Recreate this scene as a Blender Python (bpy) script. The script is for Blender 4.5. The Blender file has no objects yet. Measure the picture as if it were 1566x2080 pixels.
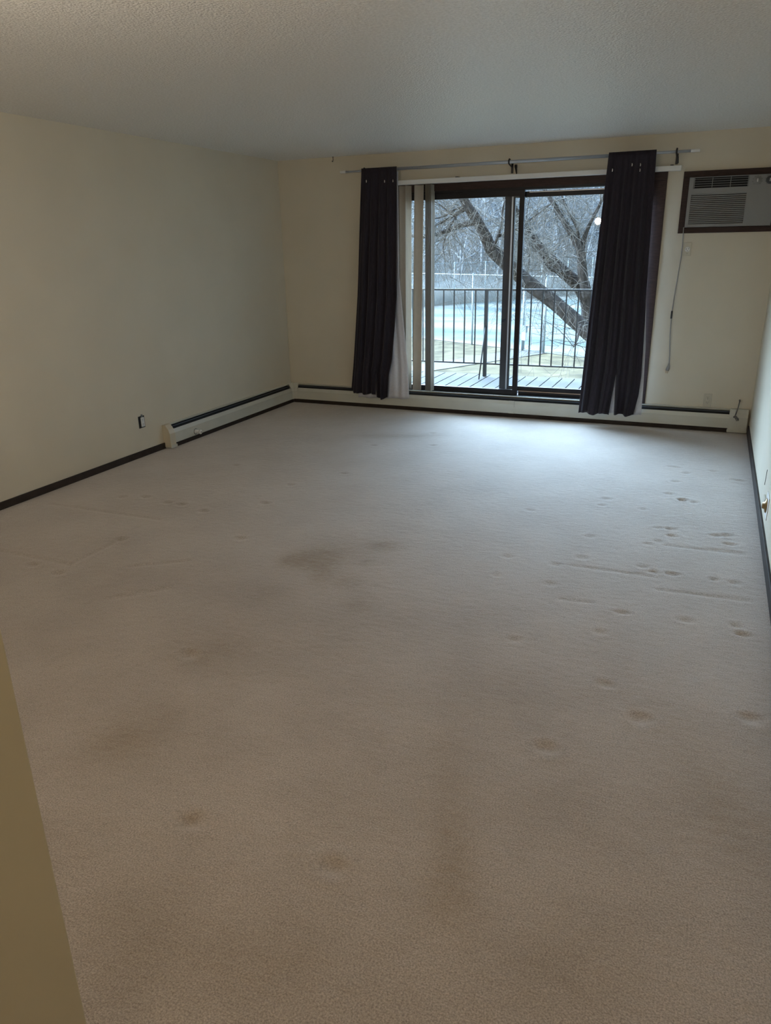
import bpy, math, random
import numpy as np
from math import sin, cos, pi, radians
from mathutils import Vector, Matrix

random.seed(7)
SC = bpy.context.scene
COL = SC.collection

# ------------------------------------------------------------------ camera
FPX, YAW, PITCH, ROLL = 1502.39, -0.409864, 0.345075, -0.019008
CAM = Vector((4.21898, -7.14413, 1.61181))
W, H = 4.631, 2.44                      # room width, ceiling height
_f = Vector((sin(YAW) * cos(PITCH), cos(YAW) * cos(PITCH), -sin(PITCH)))
_r0 = Vector((cos(YAW), -sin(YAW), 0)); _u0 = _r0.cross(_f)
_r = _r0 * cos(ROLL) + _u0 * sin(ROLL); _u = _u0 * cos(ROLL) - _r0 * sin(ROLL)
cd = bpy.data.cameras.new('camera'); cam = bpy.data.objects.new('camera', cd); COL.objects.link(cam)
cd.sensor_fit = 'HORIZONTAL'; cd.sensor_width = 36.0; cd.lens = FPX / 1566 * 36.0
cd.clip_start = 0.05; cd.clip_end = 600
cam.matrix_world = Matrix(((_r.x, _u.x, -_f.x, CAM.x), (_r.y, _u.y, -_f.y, CAM.y), (_r.z, _u.z, -_f.z, CAM.z), (0, 0, 0, 1)))
SC.camera = cam

def ray(px, py):
    return _r * ((px - 783) / FPX) - _u * ((py - 1040) / FPX) + _f
def at_y(px, py, y):
    d = ray(px, py); return CAM + d * ((y - CAM.y) / d.y)
def at_z(px, py, z=0.0):
    d = ray(px, py); return CAM + d * ((z - CAM.z) / d.z)

# ------------------------------------------------------------------ view, sky, sun, lamps
SC.view_settings.view_transform = 'Standard'
SC.view_settings.look = 'None'
SC.view_settings.gamma = 1.0
SC.view_settings.use_curve_mapping = False
SC.view_settings.exposure = 0.23
SC.cycles.max_bounces = 10
SC.cycles.diffuse_bounces = 6
SC.cycles.transparent_max_bounces = 24
SC.cycles.sample_clamp_indirect = 10.0

SKY_BASE, SKY_GLOW, GLOW_POW = 1.75, 56.0, 7.0     # plain overcast, bright lobe added ahead-left of the door to light the room
wd = bpy.data.worlds.new('sky'); SC.world = wd; wd.use_nodes = True
nt = wd.node_tree; nt.nodes.clear()
o = nt.nodes.new('ShaderNodeOutputWorld'); bg = nt.nodes.new('ShaderNodeBackground')
tc = nt.nodes.new('ShaderNodeTexCoord')
dt = nt.nodes.new('ShaderNodeVectorMath'); dt.operation = 'DOT_PRODUCT'; dt.inputs[1].default_value = Vector((-0.60, 0.66, 0.45)).normalized()
mxz = nt.nodes.new('ShaderNodeMath'); mxz.operation = 'MAXIMUM'; mxz.inputs[1].default_value = 0.0
pw = nt.nodes.new('ShaderNodeMath'); pw.operation = 'POWER'; pw.inputs[1].default_value = GLOW_POW
ml = nt.nodes.new('ShaderNodeMath'); ml.operation = 'MULTIPLY_ADD'; ml.inputs[1].default_value = SKY_GLOW; ml.inputs[2].default_value = SKY_BASE
nt.links.new(tc.outputs['Generated'], dt.inputs[0]); nt.links.new(dt.outputs['Value'], mxz.inputs[0]); nt.links.new(mxz.outputs[0], pw.inputs[0])
nt.links.new(pw.outputs[0], ml.inputs[0]); nt.links.new(ml.outputs[0], bg.inputs[1]); nt.links.new(bg.outputs[0], o.inputs[0])
bg.inputs[0].default_value = (0.55, 0.79, 1.07, 1)

sd = bpy.data.lights.new('sun', 'SUN'); so = bpy.data.objects.new('sun', sd); COL.objects.link(so)
sd.energy = 8.5; sd.color = (0.80, 0.94, 1.08); sd.angle = radians(0.6)
so.rotation_euler = Vector((0.62, 0.52, -0.48)).to_track_quat('-Z', 'Y').to_euler()

pd = bpy.data.lights.new('door_portal', 'AREA'); po = bpy.data.objects.new('door_portal', pd); COL.objects.link(po)
pd.shape = 'RECTANGLE'; pd.size = 2.34; pd.size_y = 1.86; pd.cycles.is_portal = True
po.location = (2.46, 0.125, 1.15); po.rotation_euler = (-pi / 2, 0, 0)

LAMP_DINING, LAMP_HALL = 64.0, 12.0     # watts of the two ceiling lamps behind the camera
LAMP_COL = (1.0, 0.87, 0.70)

# ------------------------------------------------------------------ materials
def new_mat(name):
    m = bpy.data.materials.new(name); m.use_nodes = True
    return m, m.node_tree, m.node_tree.nodes['Principled BSDF']

def mat(name, col, rough=0.6, metal=0.0, noise=0.0, nscale=20.0, bump=0.0, bscale=60.0, spec=0.5, stretch=(1, 1, 1), sheen=0.0):
    m, t, b = new_mat(name)
    b.inputs['Roughness'].default_value = rough; b.inputs['Metallic'].default_value = metal
    b.inputs['Specular IOR Level'].default_value = spec
    b.inputs['Base Color'].default_value = (*col, 1)
    if sheen: b.inputs['Sheen Weight'].default_value = sheen
    if noise or bump:
        g = t.nodes.new('ShaderNodeNewGeometry'); mp = t.nodes.new('ShaderNodeMapping')
        mp.inputs['Scale'].default_value = stretch; t.links.new(g.outputs['Position'], mp.inputs[0])
    if noise:
        n = t.nodes.new('ShaderNodeTexNoise'); n.inputs['Scale'].default_value = nscale; n.inputs['Detail'].default_value = 5
        t.links.new(mp.outputs[0], n.inputs['Vector'])
        r = t.nodes.new('ShaderNodeValToRGB')
        r.color_ramp.elements[0].position = 0.3; r.color_ramp.elements[1].position = 0.7
        r.color_ramp.elements[0].color = (*[c * (1 - noise) for c in col], 1)
        r.color_ramp.elements[1].color = (*[min(1, c * (1 + noise)) for c in col], 1)
        t.links.new(n.outputs[0], r.inputs[0]); t.links.new(r.outputs[0], b.inputs['Base Color'])
    if bump:
        n2 = t.nodes.new('ShaderNodeTexNoise'); n2.inputs['Scale'].default_value = bscale; n2.inputs['Detail'].default_value = 4
        t.links.new(mp.outputs[0], n2.inputs['Vector'])
        bp = t.nodes.new('ShaderNodeBump'); bp.inputs['Strength'].default_value = bump; bp.inputs['Distance'].default_value = 0.01
        t.links.new(n2.outputs[0], bp.inputs['Height']); t.links.new(bp.outputs[0], b.inputs['Normal'])
    return m

M = {}
M['wall'] = mat('cream_wall_paint', (0.63, 0.575, 0.465), 0.75, noise=0.025, nscale=2.5, bump=0.06, bscale=180, spec=0.25)
M['hallpaint'] = mat('hall_wall_paint', (0.58, 0.52, 0.385), 0.75, noise=0.03, nscale=2.0, spec=0.2)
M['brown'] = mat('dark_brown_wood', (0.034, 0.017, 0.014), 0.5, spec=0.25, noise=0.35, nscale=9, stretch=(2, 2, 14))
M['base'] = mat('dark_vinyl_baseboard', (0.036, 0.026, 0.021), 0.6, spec=0.2, noise=0.25, nscale=12)
M['frame'] = mat('dark_door_frame', (0.010, 0.008, 0.010), 0.45, spec=0.3)
M['alu'] = mat('aluminium_track', (0.55, 0.56, 0.58), 0.35, metal=0.6)
M['tan'] = mat('tan_track_wood', (0.36, 0.22, 0.14), 0.5)
M['curtain'] = mat('dark_plum_brown_cloth', (0.027, 0.022, 0.029), 0.85, noise=0.12, nscale=90, spec=0.12, stretch=(1, 1, .3), sheen=0.12)
M['lining'] = mat('white_lining_cloth', (0.62, 0.61, 0.64), 0.9, noise=0.05, nscale=60, spec=0.1)
M['pin'] = mat('pale_pin', (0.72, 0.68, 0.62), 0.4)
M['rod'] = mat('grey_rod_metal', (0.42, 0.45, 0.50), 0.35, metal=0.5)
M['white'] = mat('white_plastic', (0.72, 0.72, 0.70), 0.45)
M['black'] = mat('black_metal', (0.012, 0.012, 0.014), 0.45)
M['dark'] = mat('dark_void', (0.008, 0.008, 0.009), 0.8)
M['vane'] = mat('beige_vinyl_vane', (0.44, 0.39, 0.32), 0.55, noise=0.03, nscale=30)
M['heater'] = mat('heater_enamel', (0.57, 0.56, 0.49), 0.4, noise=0.05, nscale=5)
M['endcap'] = mat('yellowed_enamel', (0.58, 0.52, 0.40), 0.45, noise=0.05, nscale=8)
M['fin'] = mat('heater_fins', (0.10, 0.11, 0.13), 0.4, metal=0.6)
M['ac'] = mat('ac_grey_plastic', (0.24, 0.24, 0.24), 0.5)
M['acdark'] = mat('ac_louvre_recess', (0.05, 0.052, 0.055), 0.6)
M['plate'] = mat('ivory_plate', (0.52, 0.48, 0.38), 0.4)
M['cord'] = mat('grey_cord', (0.30, 0.29, 0.28), 0.5)
M['brass'] = mat('aged_brass', (0.30, 0.20, 0.08), 0.4, metal=0.5)
M['steel'] = mat('dull_steel', (0.20, 0.20, 0.20), 0.4, metal=0.7)
M['fix'] = mat('lamp_canopy', (0.6, 0.5, 0.3), 0.3, metal=0.8)
# outdoors
M['deck'] = mat('weathered_deck_board', (0.050, 0.047, 0.044), 0.8, noise=0.22, nscale=5, stretch=(8, 1, 8))
M['rail'] = mat('black_railing_paint', (0.020, 0.021, 0.024), 0.5)
M['fascia'] = mat('facade_siding', (0.34, 0.30, 0.25), 0.8)
M['grass'] = mat('dormant_lawn', (0.108, 0.092, 0.056), 0.95, noise=0.45, nscale=1.6, spec=0.1)
M['walk'] = mat('concrete_path', (0.085, 0.08, 0.075), 0.9, noise=0.12, nscale=3)
M['galv'] = mat('galvanised_steel', (0.27, 0.33, 0.36), 0.5, metal=0.2)
M['bark'] = mat('grey_brown_bark', (0.060, 0.056, 0.056), 0.95, noise=0.5, nscale=14, bump=0.7, bscale=26, stretch=(1, 1, .45), spec=0.1)
M['twig'] = mat('sunlit_twig_bark', (0.15, 0.145, 0.135), 0.9, spec=0.1)  # sunlight on the twigs put into this lighter colour
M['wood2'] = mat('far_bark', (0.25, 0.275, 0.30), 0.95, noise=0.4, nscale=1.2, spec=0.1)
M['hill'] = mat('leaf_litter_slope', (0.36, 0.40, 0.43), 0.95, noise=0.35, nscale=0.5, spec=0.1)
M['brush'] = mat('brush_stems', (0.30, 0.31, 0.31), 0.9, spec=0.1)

def ceiling_mat():
    m, t, b = new_mat('popcorn_ceiling')
    b.inputs['Roughness'].default_value = 0.36; b.inputs['Specular IOR Level'].default_value = 0.9
    g = t.nodes.new('ShaderNodeNewGeometry')
    n = t.nodes.new('ShaderNodeTexNoise'); n.inputs['Scale'].default_value = 75; n.inputs['Detail'].default_value = 3; n.inputs['Roughness'].default_value = 0.6
    v = t.nodes.new('ShaderNodeTexVoronoi'); v.inputs['Scale'].default_value = 95
    t.links.new(g.outputs['Position'], n.inputs['Vector']); t.links.new(g.outputs['Position'], v.inputs['Vector'])
    s = t.nodes.new('ShaderNodeMath'); s.operation = 'SUBTRACT'
    t.links.new(n.outputs[0], s.inputs[0]); t.links.new(v.outputs['Distance'], s.inputs[1])
    bp = t.nodes.new('ShaderNodeBump'); bp.inputs['Strength'].default_value = 0.55; bp.inputs['Distance'].default_value = 0.008
    t.links.new(s.outputs[0], bp.inputs['Height']); t.links.new(bp.outputs[0], b.inputs['Normal'])
    r = t.nodes.new('ShaderNodeValToRGB')
    r.color_ramp.elements[0].position = 0.30; r.color_ramp.elements[0].color = (0.70, 0.69, 0.67, 1)
    r.color_ramp.elements[1].position = 0.65; r.color_ramp.elements[1].color = (0.90, 0.89, 0.87, 1)
    t.links.new(n.outputs[0], r.inputs[0]); t.links.new(r.outputs[0], b.inputs['Base Color'])
    return m
M['ceiling'] = ceiling_mat()

def carpet_mat():
    m, t, b = new_mat('worn_beige_carpet')
    b.inputs['Roughness'].default_value = 0.75; b.inputs['Specular IOR Level'].default_value = 0.22
    b.inputs['Sheen Weight'].default_value = 0.6; b.inputs['Sheen Roughness'].default_value = 0.45
    g = t.nodes.new('ShaderNodeNewGeometry')
    fine = t.nodes.new('ShaderNodeTexNoise'); fine.inputs['Scale'].default_value = 210; fine.inputs['Detail'].default_value = 3; fine.inputs['Roughness'].default_value = 0.7
    mid = t.nodes.new('ShaderNodeTexNoise'); mid.inputs['Scale'].default_value = 2.2; mid.inputs['Detail'].default_value = 6; mid.inputs['Roughness'].default_value = 0.6
    for n in (fine, mid): t.links.new(g.outputs['Position'], n.inputs['Vector'])
    r1 = t.nodes.new('ShaderNodeValToRGB')
    r1.color_ramp.elements[0].position = 0.33; r1.color_ramp.elements[0].color = (0.262, 0.218, 0.182, 1)
    r1.color_ramp.elements[1].position = 0.66; r1.color_ramp.elements[1].color = (0.585, 0.500, 0.425, 1)
    t.links.new(fine.outputs[0], r1.inputs[0])
    r2 = t.nodes.new('ShaderNodeValToRGB')
    r2.color_ramp.elements[0].position = 0.32; r2.color_ramp.elements[0].color = (0.84, 0.82, 0.80, 1)
    r2.color_ramp.elements[1].position = 0.62; r2.color_ramp.elements[1].color = (1, 1, 1, 1)
    t.links.new(mid.outputs[0], r2.inputs[0])
    mx = t.nodes.new('ShaderNodeMix'); mx.data_type = 'RGBA'; mx.blend_type = 'MULTIPLY'; mx.inputs['Factor'].default_value = 1
    t.links.new(r1.outputs[0], mx.inputs['A']); t.links.new(r2.outputs[0], mx.inputs['B'])
    a = t.nodes.new('ShaderNodeAttribute'); a.attribute_name = 'soil_and_edge'
    mx2 = t.nodes.new('ShaderNodeMix'); mx2.data_type = 'RGBA'; mx2.blend_type = 'MULTIPLY'
    mx2.inputs['B'].default_value = (0.62, 0.52, 0.38, 1)
    t.links.new(a.outputs['Fac'], mx2.inputs['Factor']); t.links.new(mx.outputs['Result'], mx2.inputs['A'])
    t.links.new(mx2.outputs['Result'], b.inputs['Base Color'])
    bp = t.nodes.new('ShaderNodeBump'); bp.inputs['Strength'].default_value = 0.6; bp.inputs['Distance'].default_value = 0.006
    t.links.new(fine.outputs[0], bp.inputs['Height'])
    mp = t.nodes.new('ShaderNodeMapping'); mp.inputs['Scale'].default_value = (0.7, 1.5, 1); t.links.new(g.outputs['Position'], mp.inputs[0])
    pile = t.nodes.new('ShaderNodeTexNoise'); pile.inputs['Scale'].default_value = 22; pile.inputs['Detail'].default_value = 4; pile.inputs['Roughness'].default_value = 0.6
    t.links.new(mp.outputs[0], pile.inputs['Vector'])
    bp2 = t.nodes.new('ShaderNodeBump'); bp2.inputs['Strength'].default_value = 0.36; bp2.inputs['Distance'].default_value = 0.012
    t.links.new(pile.outputs[0], bp2.inputs['Height']); t.links.new(bp.outputs[0], bp2.inputs['Normal']); t.links.new(bp2.outputs[0], b.inputs['Normal'])
    return m
M['carpet'] = carpet_mat()

def glass_mat():
    m = bpy.data.materials.new('clear_glass'); m.use_nodes = True; t = m.node_tree; t.nodes.clear()
    o = t.nodes.new('ShaderNodeOutputMaterial'); tr = t.nodes.new('ShaderNodeBsdfTransparent'); gl = t.nodes.new('ShaderNodeBsdfGlossy')
    gl.inputs['Roughness'].default_value = 0.01; tr.inputs[0].default_value = (0.97, 0.985, 0.98, 1)
    lw = t.nodes.new('ShaderNodeLayerWeight'); lw.inputs['Blend'].default_value = 0.25
    mr = t.nodes.new('ShaderNodeMapRange'); mr.inputs['To Min'].default_value = 0.035; mr.inputs['To Max'].default_value = 0.5
    mx = t.nodes.new('ShaderNodeMixShader')
    t.links.new(lw.outputs['Facing'], mr.inputs['Value']); t.links.new(mr.outputs[0], mx.inputs[0])
    t.links.new(tr.outputs[0], mx.inputs[1]); t.links.new(gl.outputs[0], mx.inputs[2]); t.links.new(mx.outputs[0], o.inputs[0])
    return m
M['glass'] = glass_mat()

def chain_mat():
    m = bpy.data.materials.new('chain_link_wire'); m.use_nodes = True; t = m.node_tree
    b = t.nodes['Principled BSDF']; o = t.nodes['Material Output']
    b.inputs['Base Color'].default_value = (0.24, 0.28, 0.29, 1); b.inputs['Roughness'].default_value = 0.5
    uv = t.nodes.new('ShaderNodeUVMap'); s = t.nodes.new('ShaderNodeSeparateXYZ'); t.links.new(uv.outputs[0], s.inputs[0])
    outs = []
    for op in ('ADD', 'SUBTRACT'):
        a = t.nodes.new('ShaderNodeMath'); a.operation = op; t.links.new(s.outputs[0], a.inputs[0]); t.links.new(s.outputs[1], a.inputs[1])
        d = t.nodes.new('ShaderNodeMath'); d.operation = 'MULTIPLY'; d.inputs[1].default_value = 1 / 0.09; t.links.new(a.outputs[0], d.inputs[0])
        f = t.nodes.new('ShaderNodeMath'); f.operation = 'FRACT'; t.links.new(d.outputs[0], f.inputs[0])
        l = t.nodes.new('ShaderNodeMath'); l.operation = 'LESS_THAN'; l.inputs[1].default_value = 0.075; t.links.new(f.outputs[0], l.inputs[0])
        outs.append(l)
    mxm = t.nodes.new('ShaderNodeMath'); mxm.operation = 'MAXIMUM'
    t.links.new(outs[0].outputs[0], mxm.inputs[0]); t.links.new(outs[1].outputs[0], mxm.inputs[1])
    tr = t.nodes.new('ShaderNodeBsdfTransparent'); mx = t.nodes.new('ShaderNodeMixShader')
    t.links.new(mxm.outputs[0], mx.inputs[0]); t.links.new(tr.outputs[0], mx.inputs[1]); t.links.new(b.outputs[0], mx.inputs[2])
    t.links.new(mx.outputs[0], o.inputs['Surface'])
    return m
M['chain'] = chain_mat()

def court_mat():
    m, t, b = new_mat('worn_shadow_streaked_court')
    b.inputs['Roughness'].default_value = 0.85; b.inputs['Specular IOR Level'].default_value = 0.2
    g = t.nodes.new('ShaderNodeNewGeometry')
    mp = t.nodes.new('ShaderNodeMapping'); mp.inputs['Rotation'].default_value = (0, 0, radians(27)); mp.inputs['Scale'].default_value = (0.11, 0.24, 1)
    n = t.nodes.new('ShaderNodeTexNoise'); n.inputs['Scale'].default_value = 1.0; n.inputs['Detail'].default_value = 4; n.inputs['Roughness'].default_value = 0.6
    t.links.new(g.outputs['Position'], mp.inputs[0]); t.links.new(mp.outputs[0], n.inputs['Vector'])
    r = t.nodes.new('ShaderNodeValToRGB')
    e = r.color_ramp.elements  # tree-shadow streaks put into the colour, mixed with mild wear
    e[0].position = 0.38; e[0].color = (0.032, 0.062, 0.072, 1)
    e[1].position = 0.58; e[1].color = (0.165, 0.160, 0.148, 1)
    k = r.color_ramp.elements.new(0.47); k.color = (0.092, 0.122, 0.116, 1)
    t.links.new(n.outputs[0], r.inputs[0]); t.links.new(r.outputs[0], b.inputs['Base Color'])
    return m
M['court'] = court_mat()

def emit_mat(name, col, s):
    m = bpy.data.materials.new(name); m.use_nodes = True; t = m.node_tree; t.nodes.clear()
    o = t.nodes.new('ShaderNodeOutputMaterial'); e = t.nodes.new('ShaderNodeEmission')
    e.inputs[0].default_value = (*col, 1); e.inputs[1].default_value = s; t.links.new(e.outputs[0], o.inputs[0])
    return m

# ------------------------------------------------------------------ mesh helpers
class MB:
    def __init__(s): s.v = []; s.f = []; s.sm = []
    def add(s, vs, fs, smooth=False):
        k = len(s.v); s.v += [tuple(v) for v in vs]; s.f += [tuple(i + k for i in f) for f in fs]; s.sm += [smooth] * len(fs); return s
    def box(s, x0, x1, y0, y1, z0, z1):
        vs = [(x, y, z) for z in (z0, z1) for y in (y0, y1) for x in (x0, x1)]
        return s.add(vs, [(0, 2, 3, 1), (4, 5, 7, 6), (0, 1, 5, 4), (2, 6, 7, 3), (0, 4, 6, 2), (1, 3, 7, 5)])
    def obox(s, p, ax, ay, az):            # oriented box: corner-free, centre p and half axes
        p, ax, ay, az = map(Vector, (p, ax, ay, az))
        vs = [p + ax * i + ay * j + az * k for k in (-1, 1) for j in (-1, 1) for i in (-1, 1)]
        return s.add(vs, [(0, 2, 3, 1), (4, 5, 7, 6), (0, 1, 5, 4), (2, 6, 7, 3), (0, 4, 6, 2), (1, 3, 7, 5)])
    def tube(s, pts, r, n=8, cap=True):
        pts = [Vector(p) for p in pts]; rs = r if isinstance(r, (list, tuple)) else [r] * len(pts)
        vs = []; prev = None
        for i, p in enumerate(pts):
            t = (pts[min(i + 1, len(pts) - 1)] - pts[max(i - 1, 0)])
            if t.length < 1e-9: t = Vector((0, 0, 1))
            t.normalize()
            if prev is None:
                a = Vector((0, 0, 1)) if abs(t.z) < .9 else Vector((1, 0, 0))
                u = t.cross(a).normalized()
            else:
                u = prev - t * prev.dot(t)
                u = u.normalized() if u.length > 1e-6 else t.orthogonal().normalized()
            prev = u; w = t.cross(u)
            vs += [p + (u * cos(2 * pi * k / n) + w * sin(2 * pi * k / n)) * rs[i] for k in range(n)]
        fs = [(i * n + k, i * n + (k + 1) % n, (i + 1) * n + (k + 1) % n, (i + 1) * n + k) for i in range(len(pts) - 1) for k in range(n)]
        if cap: fs += [tuple(range(n - 1, -1, -1)), tuple((len(pts) - 1) * n + k for k in range(n))]
        return s.add(vs, fs, True)
    def prism(s, prof, a0, a1, fn):        # profile (d,z) swept between a0 and a1; fn(a,d,z)->point
        n = len(prof); vs = [fn(a, d, z) for a in (a0, a1) for d, z in prof]
        fs = [(k, (k + 1) % n, n + (k + 1) % n, n + k) for k in range(n)] + [tuple(range(n - 1, -1, -1)), tuple(range(n, 2 * n))]
        return s.add(vs, fs)
    def lathe(s, prof, c, axis='z', n=20):
        c = Vector(c); vs = []
        for r, h in prof:
            for k in range(n):
                a = 2 * pi * k / n
                q = {'z': (r * cos(a), r * sin(a), h), 'y': (r * cos(a), h, r * sin(a)), 'x': (h, r * cos(a), r * sin(a))}[axis]
                vs.append(c + Vector(q))
        m = len(prof)
        fs = [(i * n + k, i * n + (k + 1) % n, (i + 1) * n + (k + 1) % n, (i + 1) * n + k) for i in range(m - 1) for k in range(n)]
        fs += [tuple(range(n - 1, -1, -1)), tuple((m - 1) * n + k for k in range(n))]
        return s.add(vs, fs, True)
    def build(s, name, m, parent=None, bevel=0.0, origin=None):
        off = Vector(origin) if origin is not None else (Vector(parent['_o']) if parent is not None and '_o' in parent else Vector((0, 0, 0)))
        me = bpy.data.meshes.new(name)
        me.from_pydata([tuple(Vector(v) - off) for v in s.v], [], s.f)
        me.polygons.foreach_set('use_smooth', s.sm); me.materials.append(M[m] if isinstance(m, str) else m)
        me.validate(); me.update()
        o = bpy.data.objects.new(name, me); COL.objects.link(o)
        if parent is not None:
            o.parent = parent
            if '_o' in parent: o['_o'] = parent['_o']
        elif origin is not None: o.location = off
        if bevel:
            b = o.modifiers.new('edge', 'BEVEL'); b.width = bevel; b.segments = 2; b.limit_method = 'ANGLE'; b.angle_limit = radians(40)
        return o

def fix_normals(o):
    import bmesh
    bm = bmesh.new(); bm.from_mesh(o.data); bmesh.ops.recalc_face_normals(bm, faces=bm.faces[:]); bm.to_mesh(o.data); bm.free(); return o

def thing(name, loc, label, cat, group=None):
    o = bpy.data.objects.new(name, None); COL.objects.link(o); o.location = loc; o['_o'] = list(loc)
    o.empty_display_size = 0.1
    o['label'] = label; o['category'] = cat
    if group: o['group'] = group
    return o
def tag(o, label, cat, group=None, kind=None):
    o['label'] = label; o['category'] = cat
    if group: o['group'] = group
    if kind: o['kind'] = kind
    return o
def struct(o, label=None):
    o['kind'] = 'structure'
    if label: o['label'] = label
    return o
def sroot(name, loc=(0, 0, 0), label=None):
    o = bpy.data.objects.new(name, None); COL.objects.link(o); o.location = loc; o['_o'] = list(loc); o.empty_display_size = 0.1
    return struct(o, label)

# ------------------------------------------------------------------ room shell
YB = -9.4                                   # rear of the hall behind the camera
DX0, DX1, DZ0, DZ1 = 1.27, 3.65, 0.185, 2.10    # patio door opening
AX0, AX1, AZ0, AZ1 = 3.917, 4.565, 1.713, 2.097  # air conditioner opening
WT = 0.14
def wall_with_holes(x0, x1, z0, z1, y0, y1, holes):
    xs = sorted({x0, x1, *[h[0] for h in holes], *[h[1] for h in holes]})
    zs = sorted({z0, z1, *[h[2] for h in holes], *[h[3] for h in holes]})
    m = MB(); idx = {}
    def vid(x, y, z):
        k = (x, y, z)
        if k not in idx: idx[k] = len(m.v); m.v.append(k)
        return idx[k]
    def solid(i, j):
        if i < 0 or j < 0 or i >= len(xs) - 1 or j >= len(zs) - 1: return False
        cx, cz = (xs[i] + xs[i + 1]) / 2, (zs[j] + zs[j + 1]) / 2
        return not any(h[0] < cx < h[1] and h[2] < cz < h[3] for h in holes)
    def quad(*p): m.f.append(tuple(vid(*q) for q in p)); m.sm.append(False)
    for i in range(len(xs) - 1):
        for j in range(len(zs) - 1):
            if not solid(i, j): continue
            a, b, c, d = xs[i], xs[i + 1], zs[j], zs[j + 1]
            quad((a, y0, c), (b, y0, c), (b, y0, d), (a, y0, d)); quad((a, y1, c), (a, y1, d), (b, y1, d), (b, y1, c))
            if not solid(i - 1, j): quad((a, y0, c), (a, y0, d), (a, y1, d), (a, y1, c))
            if not solid(i + 1, j): quad((b, y0, c), (b, y1, c), (b, y1, d), (b, y0, d))
            if not solid(i, j - 1): quad((a, y0, c), (a, y1, c), (b, y1, c), (b, y0, c))
            if not solid(i, j + 1): quad((a, y0, d), (b, y0, d), (b, y1, d), (a, y1, d))
    return m
struct(wall_with_holes(0, W, 0, H, 0, WT, [(DX0, DX1, DZ0, DZ1), (AX0, AX1, AZ0, AZ1)]).build('wall_back', 'wall'))
struct(MB().box(-0.12, 0, YB, WT, 0, H).build('wall_left', 'wall'))
struct(MB().box(W, W + 0.12, YB, WT, 0, H).build('wall_right', 'wall'))
struct(MB().box(-0.12, W + 0.12, YB - 0.12, YB, 0, H).build('wall_rear', 'wall'))
struct(MB().box(3.19, 3.31, YB, -6.48, 0, H).build('wall_hall', 'hallpaint', bevel=0.004))
struct(MB().box(-0.12, W + 0.12, YB - 0.12, WT, H, H + 0.14).build('ceiling', 'ceiling'))
struct(wall_with_holes(-11, 15, -2.75, 5.2, WT, WT + 0.08, [(DX0, DX1, DZ0, DZ1), (AX0, AX1, AZ0, AZ1)]).build('wall_outside', 'fascia'))

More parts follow.
